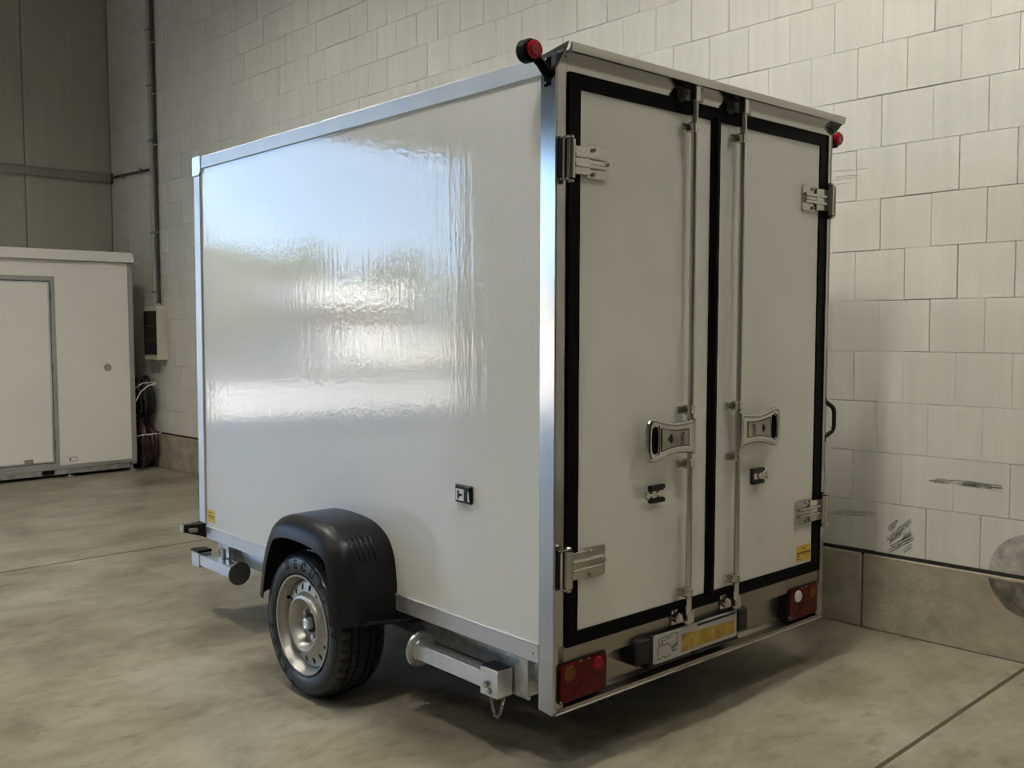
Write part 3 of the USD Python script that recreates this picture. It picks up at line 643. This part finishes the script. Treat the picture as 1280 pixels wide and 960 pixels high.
part(d2, 'sticker_print', cat([bx(1.453, 1.560, -.0026, -.002, .577, .586), bx(1.455, 1.475, -.0026, -.002, .566, .571), bx(1.49, 1.555, -.0026, -.002, .568, .571), bx(1.455, 1.48, -.0026, -.002, .554, .558),
     bx(1.488, 1.505, -.0026, -.002, .600, .606), bx(1.508, 1.518, -.0026, -.002, .592, .601), bx(1.522, 1.535, -.0026, -.002, .603, .608)]), 'sticker_dark', smooth=False)
# --- tail lights
def tail(x0, x1, left):
    z0, z1 = .298, .438
    hb = part(tr, 'tail_light', extrude(rrect(x0, x1, z0, z1, .014), .05, 'y', -.004), 'black_plastic', smooth=False)
    w = x1 - x0
    X = (lambda f: x0 + f * w) if left else (lambda f: x1 - f * w)
    B = lambda f0, f1, za, zb_: rrect(min(X(f0), X(f1)), max(X(f0), X(f1)), za, zb_, .008)
    part(hb, 'red_lens', extrude(rrect(min(X(.03), X(.97)), max(X(.03), X(.97)), z0 + .007, z1 - .007, .014), -.008, 'y', -.004), 'red_lens', smooth=False)
    part(hb, 'amber_lens', disc('y', (X(.21), -.013, z0 + .100), .027, .008, 24, .004), 'amber_lens')
    if left:
        part(hb, 'brake_lens', disc('y', (X(.78), -.014, z0 + .103), .026, .010, 24, .005), 'red_lens_bright')
    else:
        part(hb, 'reversing_lens', disc('y', (X(.72), -.014, z0 + .103), .026, .012, 24, .004), 'clear_lens')
        part(hb, 'side_reflector', bx(X(.97) - .001, X(.97) + .003, -.004, .036, z0 + .01, z0 + .06), 'red_lens', smooth=False)
    tri = Polygon([(X(.2), z0 + .012), (X(.8), z0 + .012), (X(.5), z0 + .066)])
    part(hb, 'triangle_reflector', extrude(tri, -.0105, 'y', -.004), 'red_lens', smooth=False)
    for f, zz in ((.03, .012), (.43, z1 - z0 - .008), (.59, z1 - z0 - .008), (.97, .02)):
        part(hb, 'screw', disc('y', (X(f), -.008, z0 + zz), .004, .014, 8, .001), 'chrome')
tail(.010, .246, True)
tail(1.385, 1.614, False)
# --- number plate, lamps
pt = part(tr, 'plate_holder', cat([cbox(.462, .985, -.022, .04, .318, .335, .003), cbox(.455, .476, -.024, .042, .318, .44, .003), cbox(.49, .96, -.012, .042, .34, .43, .002), cbox(.70, .985, -.036, -.02, .322, .330, .002), cbox(.92, .99, -.03, .0, .318, .336, .003)]), 'black_plastic', smooth=False)
npl = part(tr, 'number_plate', extrude(rrect(.474, .978, .334, .438, .006), -.006, 'y', -.024), 'plate_white', smooth=False, label='white plate with van drawing and worn gold print')
part(npl, 'gold_print', extrude(Polygon([(.628, .344), (.965, .350), (.966, .400), (.63, .412)]), -.0006, 'y', -.030), 'plate_gold', smooth=False)
def stroke(pts, w=.0022): return LineString([(.494 + a * .112, .346 + b * .082) for a, b in pts]).buffer(w / 2, cap_style=2)
van = [[(.04, .62), (.04, .92), (.72, 1.0)], [(.72, 1.0), (1, 1.0), (1, .38)], [(0, .55), (0, .02), (.18, .02), (.22, .10), (.32, .10), (.38, 0), (.5, .03), (.66, .06)], [(.0, .52), (.12, .60), (.55, .60), (.64, .48), (.78, .20), (1, .24)],
       [(.18, .88), (.18, .80), (.4, .82), (.4, .90)], [(.48, .90), (.48, .84), (.62, .86), (.62, .93)], [(.22, .62), (.2, .72), (.3, .70)], [(.05, .70), (.18, .72)], [(.78, .50), (.74, .34), (.82, .34), (.82, .46)], [(.88, .50), (.86, .36), (.96, .40), (.96, .52), (.88, .5)]]
part(npl, 'van_drawing', cat([extrude(stroke(p), -.0006, 'y', -.030) for p in van]), 'print_black', smooth=False)
part(npl, 'plate_slot', cat([extrude(LineString([(.73, .429), (.965, .429)]).buffer(.0045), -.0012, 'y', -.030)]), 'print_black', smooth=False)
part(tr, 'plate_lamp', cbox(.380, .455, -.03, .042, .345, .440, .008), 'black_plastic', smooth=False)
part(tr, 'plate_lamp', cbox(.985, 1.05, -.035, .042, .345, .440, .008), 'black_plastic', smooth=False)
# --- marker lamps on rubber arms
def marker(s):
    X = (lambda a: a) if s > 0 else (lambda a: W - a)
    dz = 0 if s > 0 else -.045
    a = part(tr, 'marker_lamp', cat([cbox(X(-.010), X(-.004), .022, .056, 2.330 + dz, 2.424 + dz, .006), tube([(X(-.008), .036, 2.368 + dz), (X(-.045), .036, 2.398 + dz), (X(-.085), .036, 2.424 + dz)], [.018, .015, .016], 12),
         disc('y', (X(-.088), .045, 2.428 + dz), .037, .042, 24, .005)]), 'black_rubber', label='marker lamp on a black rubber arm')
    part(a, 'red_lens', disc('y', (X(-.086), .016, 2.428 + dz), .029, .024, 24, .007), 'red_lens_bright')
    part(a, 'white_lens', disc('y', (X(-.088), .07, 2.428 + dz), .030, .014, 24, .004), 'clear_lens')
    for zz in (2.342, 2.414): part(a, 'screw', disc('x', (X(-.012), .044, zz + dz), .006, .008, 10, .002), 'chrome')
marker(1); marker(-1)
# --- grab handle on the right
part(tr, 'grab_handle', cat([tube(rounded([(W + .004, .02, 1.232), (W + .02, .004, 1.222), (W + .058, -.01, 1.196), (W + .058, -.01, 1.100), (W + .02, .004, 1.076), (W + .004, .02, 1.066)], .02), .0095, 10),
     cbox(W, W + .012, -.002, .04, 1.215, 1.25, .004), cbox(W, W + .012, -.002, .04, 1.048, 1.083, .004)]), 'black_plastic', label='black grab handle')
# --- side socket and sticker
so = part(tr, 'side_socket', cbox(-.012, 0, .422, .516, .915, .981, .004), 'black_plastic', smooth=False, label='black socket with white T mark')
part(so, 'white_face', bx(-.0135, -.012, .463, .508, .924, .966), 'print_white', smooth=False)
part(so, 'letter_mark', cat([bx(-.0146, -.0135, .489, .498, .929, .960), bx(-.0146, -.0135, .472, .492, .940, .949)]), 'print_black', smooth=False)
part(so, 'white_lever', cat([cbox(-.018, -.012, .431, .438, .926, .966, .002), cbox(-.016, -.012, .428, .440, .924, .934, .002)]), 'print_white', smooth=False)
part(so, 'hood', cbox(-.02, -.01, .424, .455, .962, .978, .003), 'black_plastic', smooth=False)
s2 = part(tr, 'yellow_sticker', bx(-.0012, .0, 2.553, 2.636, .515, .582), 'sticker_yellow', smooth=False, label='small yellow sticker near the front edge')
part(s2, 'sticker_print', cat([bx(-.0018, -.0012, 2.56, 2.63, .545, .552), bx(-.0018, -.0012, 2.57, 2.62, .535, .538), bx(-.0018, -.0012, 2.58, 2.625, .565, .57)]), 'sticker_dark', smooth=False)
# --- chassis
for xx in (.10, W - .16):
    part(tr, 'chassis_rail', cat([cbox(xx, xx + .006, .12, L - .02, .30, .425, .002), cbox(xx, xx + .06, .12, L - .02, .419, .425, .002), cbox(xx, xx + .06, .12, L - .02, .30, .306, .002)]), 'galvanised', smooth=False)
for yy in (.13, 2.6): part(tr, 'cross_member', cbox(.06, W - .06, yy, yy + .05, .33, .425, .003), 'galvanised', smooth=False)
part(tr, 'cross_member', cbox(.03, .12, .165, .205, .27, .425, .003), 'galvanised', smooth=False)
part(tr, 'axle', cat([tube([(-.02, 1.24, .31), (W + .02, 1.24, .31)], .042, 12), cbox(.08, .16, 1.14, 1.36, .28, .42, .01), cbox(W - .16, W - .08, 1.14, 1.36, .28, .42, .01)]), 'under_dark')
part(tr, 'bump_stop', disc('z', (.06, 1.80, .375), .035, .09, 16, .01), 'black_rubber')
part(tr, 'drawbar', cat([tube([(.25, 1.9, .36), (.83, 3.9, .42)], .035, 8), tube([(W - .25, 1.9, .36), (.83, 3.9, .42)], .035, 8), tube([(.83, 3.7, .43), (.83, 4.2, .43)], .045, 12)]), 'galvanised')
jw = part(tr, 'jockey_wheel', cat([tube([(.83, 3.75, .14), (.83, 3.75, .80)], .025, 12), disc('x', (.83, 3.75, .115), .105, .06, 24, .015)]), 'galvanised')
# --- support legs, folded up under the edge
def leg(y_clamp, y_pad, dirn):
    """square tube from its clamp to the round pad"""
    x0, x1, zc = -.022, .038, .298
    ya, yb = sorted((y_clamp, y_pad))
    t_ = part(tr, 'support_leg', cat([cbox(x0, x1, ya, yb, zc - .031, zc + .031, .004)]), 'bright_zinc', smooth=False, label='zinc support leg folded up')
    return t_, x0, x1, zc
t_, x0, x1, zc = leg(.33, .752, 1)
part(t_, 'pad', cat([disc('y', (.008, .760, zc), .066, .008, 32, .003), disc('y', (.008, .748, zc), .045, .02, 24, .006), lathe_x([(.060, -.006), (.066, -.012), (.070, -.006), (.066, 0)], 32, closed=True).apply_transform(np.array([[0, 1, 0, .008], [1, 0, 0, .764], [0, 0, -1, zc], [0, 0, 0, 1.]]))]), 'bright_zinc')
part(t_, 'clamp', cat([cbox(x0 - .006, x0 + .004, .262, .352, zc - .042, zc + .052, .002), cbox(x1 - .002, x1 + .006, .262, .352, zc - .042, zc + .052, .002), cbox(x0 - .006, x1 + .006, .258, .266, zc - .046, zc + .052, .002), cbox(x0 - .006, x1 + .006, .26, .352, zc - .048, zc - .036, .002)]), 'bright_zinc', smooth=False)
part(t_, 'rubber_cap', cbox(x0 - .004, x1 + .004, .264, .350, zc + .046, zc + .056, .003), 'black_plastic', smooth=False)
part(t_, 'clamp_bolt', cat([disc('x', (x0 - .012, .312, zc - .004), .013, .016, 6, .002), disc('x', (x0 - .008, .296, zc - .026), .011, .010, 6, .002)]), 'chrome', smooth=False)
part(t_, 'mount_bracket', cat([cbox(.05, .062, .18, .30, .25, .425, .003), cbox(.03, .15, .20, .28, .39, .425, .003), disc('x', (.045, .212, .39), .012, .012, 10, .003), disc('x', (.045, .212, .275), .012, .012, 10, .003)]), 'galvanised', smooth=False)
ch = []
P = [np.array([.004 + .0 * u, .335 - .075 * u, .252 - .085 * math.sin(math.pi * u) ** .8]) for u in np.linspace(0.0, 1, 15)]
for i in range(14):
    a, b = P[i], P[i + 1]; d_ = (b - a) / np.linalg.norm(b - a); mid = (a + b) / 2; l_ = np.linalg.norm(b - a) * .68
    side_ = np.array([1.0, 0, 0]) if i % 2 else np.cross(d_, [1.0, 0, 0])
    ang = np.linspace(0, 2 * np.pi, 14, endpoint=False)
    ch.append(tube([mid + d_ * l_ * math.cos(q) + side_ * .0055 * math.sin(q) for q in ang], .0018, 5, closed=True))
part(t_, 'chain', cat(ch), 'chrome')
t_, x0, x1, zc = leg(2.72, 2.30, -1)
part(t_, 'pad', cat([disc('y', (.008, 2.296, zc), .060, .010, 32, .003), disc('y', (.008, 2.308, zc), .045, .02, 24, .006)]), 'pad_grey', label='round grey foot pad')
part(t_, 'pad_bolt', disc('y', (-.014, 2.290, zc + .036), .006, .006, 8), 'chrome')
part(t_, 'clamp', cat([cbox(x0 - .006, x1 + .006, 2.70, 2.79, zc - .042, zc - .032, .002), cbox(x0 - .006, x0 + .004, 2.70, 2.79, zc - .042, zc + .044, .002), cbox(x1 - .002, x1 + .006, 2.70, 2.79, zc - .042, zc + .044, .002)]), 'bright_zinc', smooth=False)
part(t_, 'rubber_cap', cbox(x0 - .01, x1 + .01, 2.698, 2.79, zc + .036, zc + .05, .003), 'black_plastic', smooth=False)
part(t_, 'mount_bracket', cat([cbox(.05, .062, 2.50, 2.60, .25, .425, .003), cbox(.02, .14, 2.44, 2.56, .385, .425, .003), tube([(.02, 2.5, .39), (.02, 2.5, .33)], .012, 10)]), 'galvanised', smooth=False)
# --- front clearance lamp
fl_ = part(tr, 'front_lamp', cat([trimesh.convex.convex_hull(np.array([(-.012, 2.66, .43), (-.012, 2.66, .50), (-.012, 2.73, .43), (-.012, 2.73, .50), (-.105, 2.70, .458), (-.105, 2.70, .496), (-.105, 2.73, .458), (-.105, 2.73, .496)])), cbox(-.014, .0, 2.65, 2.74, .425, .505, .006)]), 'black_plastic', smooth=False, label='black clearance lamp at the front corner')
part(fl_, 'white_lens', cbox(-.118, -.102, 2.698, 2.732, .456, .498, .006), 'clear_lens', smooth=False)
part(fl_, 'reflector_face', cbox(-.085, -.045, 2.662, 2.70, .458, .480, .004), 'rail_grey', smooth=False)
# --- fenders
def catmull(P, n=8):
    P = np.array(P, float); P = np.vstack([2 * P[0] - P[1], P, 2 * P[-1] - P[-2]]); out = []
    for i in range(1, len(P) - 2):
        for k in range(n):
            t = k / n; a, b, c, d = P[i - 1], P[i], P[i + 1], P[i + 2]
            out.append(.5 * (2 * b + (c - a) * t + (2 * a - 5 * b + 4 * c - d) * t * t + (3 * b - a - 3 * c + d) * t ** 3))
    out.append(P[-2]); return np.array(out)
FP = catmull([(.898, .392), (.900, .47), (.905, .555), (.922, .640), (.965, .708), (1.05, .752), (1.15, .768), (1.27, .773), (1.39, .764), (1.485, .728), (1.54, .660), (1.578, .575), (1.603, .49), (1.622, .405)])
FT = np.gradient(FP, axis=0); FT /= np.linalg.norm(FT, axis=1, keepdims=True)
FN = np.stack([FT[:, 1], -FT[:, 0]], 1)      # towards the wheel
if (FN[len(FN) // 2] @ np.array([0, -1])) < 0: FN = -FN
def fender(s):
    X = (lambda a: a) if s > 0 else (lambda a: W - a)
    prof = [(.0, 0), (-.06, 0), (-.13, 0), (-.185, .001), (-.205, .004), (-.232, .022), (-.250, .046), (-.259, .070), (-.262, .090), (-.258, .092), (-.252, .070), (-.243, .050), (-.225, .030), (-.12, .010), (0, .008)]
    m = len(prof); V = np.array([[(X(a), FP[i, 0] + FN[i, 0] * d, FP[i, 1] + FN[i, 1] * d) for a, d in prof] for i in range(len(FP))]).reshape(-1, 3)
    F = []
    n = len(FP)
    for i in range(n - 1):
        for k in range(m):
            l = (k + 1) % m
            F += [[i * m + k, i * m + l, (i + 1) * m + l], [i * m + k, (i + 1) * m + l, (i + 1) * m + k]]
    for i in (0, n - 1):
        for k in range(1, 7):
            pass
    for i in (0, n - 1):
        for k in range(m // 2): F += [[i * m + k, i * m + k + 1, i * m + m - 2 - k], [i * m + k, i * m + m - 2 - k, i * m + m - 1 - k]]
    t = trimesh.Trimesh(V, np.array(F), process=False); t.fix_normals()
    f = part(tr, 'fender', t, 'fender_plastic', smooth=40, label='black plastic mudguard' if s > 0 else None)
    i0, i1 = 23, 37
    for k in range(5):
        xx = -.085 - .024 * k
        P = [(X(xx), FP[i, 0] - FN[i, 0] * .001, FP[i, 1] - FN[i, 1] * .001) for i in range(i0, i1)]
        part(f, 'rib', tube(P, [.001 + .0042 * min(1, q / 2, (i1 - i0 - 1 - q) / 2) for q in range(i1 - i0)], 8), 'fender_plastic')
    part(f, 'stay', tube([(X(-.16), .91, .395), (X(.02), .80, .40), (X(.12), .78, .40)], .008, 8), 'black_plastic')
    return f
fender(1); fender(-1)
# --- wheels
HY, HZ, TR_ = 1.252, 0.327, 0.302
def wheel(s):
    place = np.eye(4); place[:3, 3] = (0 if s > 0 else W, HY, HZ)
    mir = np.diag([1.0 if s > 0 else -1.0, 1, 1, 1])
    def P(m):
        m = m.copy(); m.apply_transform(place @ mir)
        if s < 0: m.invert()
        return m
    bar = [(.2045, -.226), (.2075, -.231), (.206, -.236), (.200, -.236), (.1965, -.230), (.194, -.216), (.186, -.204), (.184, -.190), (.178, -.178), (.174, -.160), (.171, -.125), (.171, -.07), (.19, -.055), (.2045, -.05), (.2045, -.044),
           (.186, -.048), (.168, -.066), (.1675, -.128)]
    w = part(tr, 'wheel', P(lathe_x(bar, 72)), 'silver_wheel', smooth=30)
    dsk = manifold3d.CrossSection([[(.03, -.178), (.062, -.178), (.078, -.183), (.088, -.205), (.098, -.223), (.108, -.230), (.118, -.226), (.126, -.212), (.134, -.204), (.150, -.201), (.166, -.198), (.1790, -.192),
        (.1790, -.186), (.166, -.191), (.150, -.194), (.131, -.197), (.121, -.207), (.114, -.219), (.108, -.223), (.103, -.217), (.093, -.200), (.083, -.177), (.062, -.171), (.03, -.171)]], manifold3d.FillRule.NonZero)
    solid = manifold3d.Manifold.revolve(dsk, 96)      # about z: (r -> x, second -> z)
    cut = []
    for k in range(16):
        a = k * 2 * math.pi / 16 + .1
        cut.append(manifold3d.Manifold.cylinder(.2, .0105, .0105, 14, True).scale((1.3, .85, 1)).translate((.1515, 0, -.18)).rotate((0, 0, math.degrees(a))))
    solid = solid - manifold3d.Manifold.batch_boolean(cut, manifold3d.OpType.Add)
    mm = solid.to_mesh(); v = np.array(mm.vert_properties[:, :3]); tm = trimesh.Trimesh(np.stack([v[:, 2], v[:, 0], v[:, 1]], 1), np.array(mm.tri_verts), process=False)
    part(w, 'wheel_disc', P(tm), 'silver_wheel', smooth=30)
    part(w, 'brake_drum', P(lathe_x([(0, -.14), (.160, -.14), (.160, -.03), (0, -.03)], 40)), 'dark_hole', smooth=30)
    part(w, 'hub', P(lathe_x([(.034, -.15), (.034, -.182), (.040, -.183), (.040, -.190), (.0, -.190)], 32)), 'dark_hole')
    part(w, 'hub_cap', P(lathe_x([(.0245, -.18), (.025, -.208), (.022, -.216), (.014, -.218), (.013, -.216), (0, -.216)], 32)), 'bright_zinc')
    for k in range(5):
        a = math.radians(90 + 20 + 72 * k); y, z = .056 * math.cos(a), .056 * math.sin(a)
        b = disc('x', (-.184, y, z), .0105, .020, 6, .002); part(w, 'wheel_bolt', P(b), 'bright_zinc', smooth=False)
    part(w, 'valve', P(tube([(-.178, .155, .07), (-.205, .170, .077)], .0055, 8)), 'black_rubber')
    R = TR_
    tp = [(.205, -.222), (.212, -.232), (.225, -.2385), (.243, -.2415), (.262, -.2395), (.275, -.2345), (.284, -.228), (.2885, -.219), (.2945, -.212)]
    tread = [(R - .003, -.203), (R - .0015, -.190), (R - .001, -.1865), (R - .009, -.184), (R - .009, -.178), (R, -.1755), (R, -.153), (R - .009, -.1505), (R - .009, -.1445), (R, -.142), (R, -.1205)]
    half_ = tp + tread
    full = half_ + [(r, -.24 - (a + .004)) for r, a in half_[::-1]]
    full = [(r, a) for r, a in full]
    pr = np.array(full); outer = (pr[:, 0] > .2915)
    def mod(i, r):
        r = r.copy()
        if i % 4 == 0:
            shoulder = (pr[:, 0] > .2915) & (np.abs(pr[:, 1] + .122) > .058)
            r[shoulder] -= .008
        if i % 3 == 1:
            mid = (pr[:, 0] > R - .002) & (np.abs(pr[:, 1] + .122) <= .058)
            r[mid] -= .004
        return r
    part(w, 'tyre', P(lathe_x(full, 168, mod=mod)), 'tyre_rubber', smooth=28)
    part(w, 'tyre_ridge', P(lathe_x([(.274, -.2350), (.2755, -.2372), (.277, -.2338)], 96)), 'tyre_rubber')
    part(w, 'tyre_ridge', P(lathe_x([(.2135, -.2325), (.2150, -.2362), (.2165, -.2340)], 96)), 'tyre_rubber')
    # raised sidewall lettering, running clockwise seen from outside
    def arc_text(txt, start, step, h, rc):
        ms = []
        for i, chr_ in enumerate(txt):
            if chr_ == ' ': continue
            g_ = letters(chr_, h, .0022, True); b = g_.bounds; g_.apply_translation((-(b[0][0] + b[1][0]) / 2, -h / 2, 0))
            a = math.radians(start - step * i)      # angle from +up, clockwise from outside
            # outside viewer looks along +x: right of the viewer is -y... (y forward is to the left)
            v = g_.vertices; r_ = rc + v[:, 1]; ang = -(v[:, 0] / rc)
            th_ = a + ang
            bulge = np.interp(r_, [.205, .225, .243, .262, .275, .285], [-.222, -.2385, -.2415, -.2395, -.2345, -.227])
            g_.vertices = np.stack([bulge + .0004 - v[:, 2], np.sin(th_) * r_, np.cos(th_) * r_], 1); ms.append(g_)
        return ms
    for m in arc_text('SECURITY', 23, 15.5, .035, .2515) + arc_text('TR603', 166, 15.5, .035, .2515):
        m.fix_normals(); part(w, 'tyre_letter', P(m), 'tyre_print', smooth=False)
wheel(1); wheel(-1)
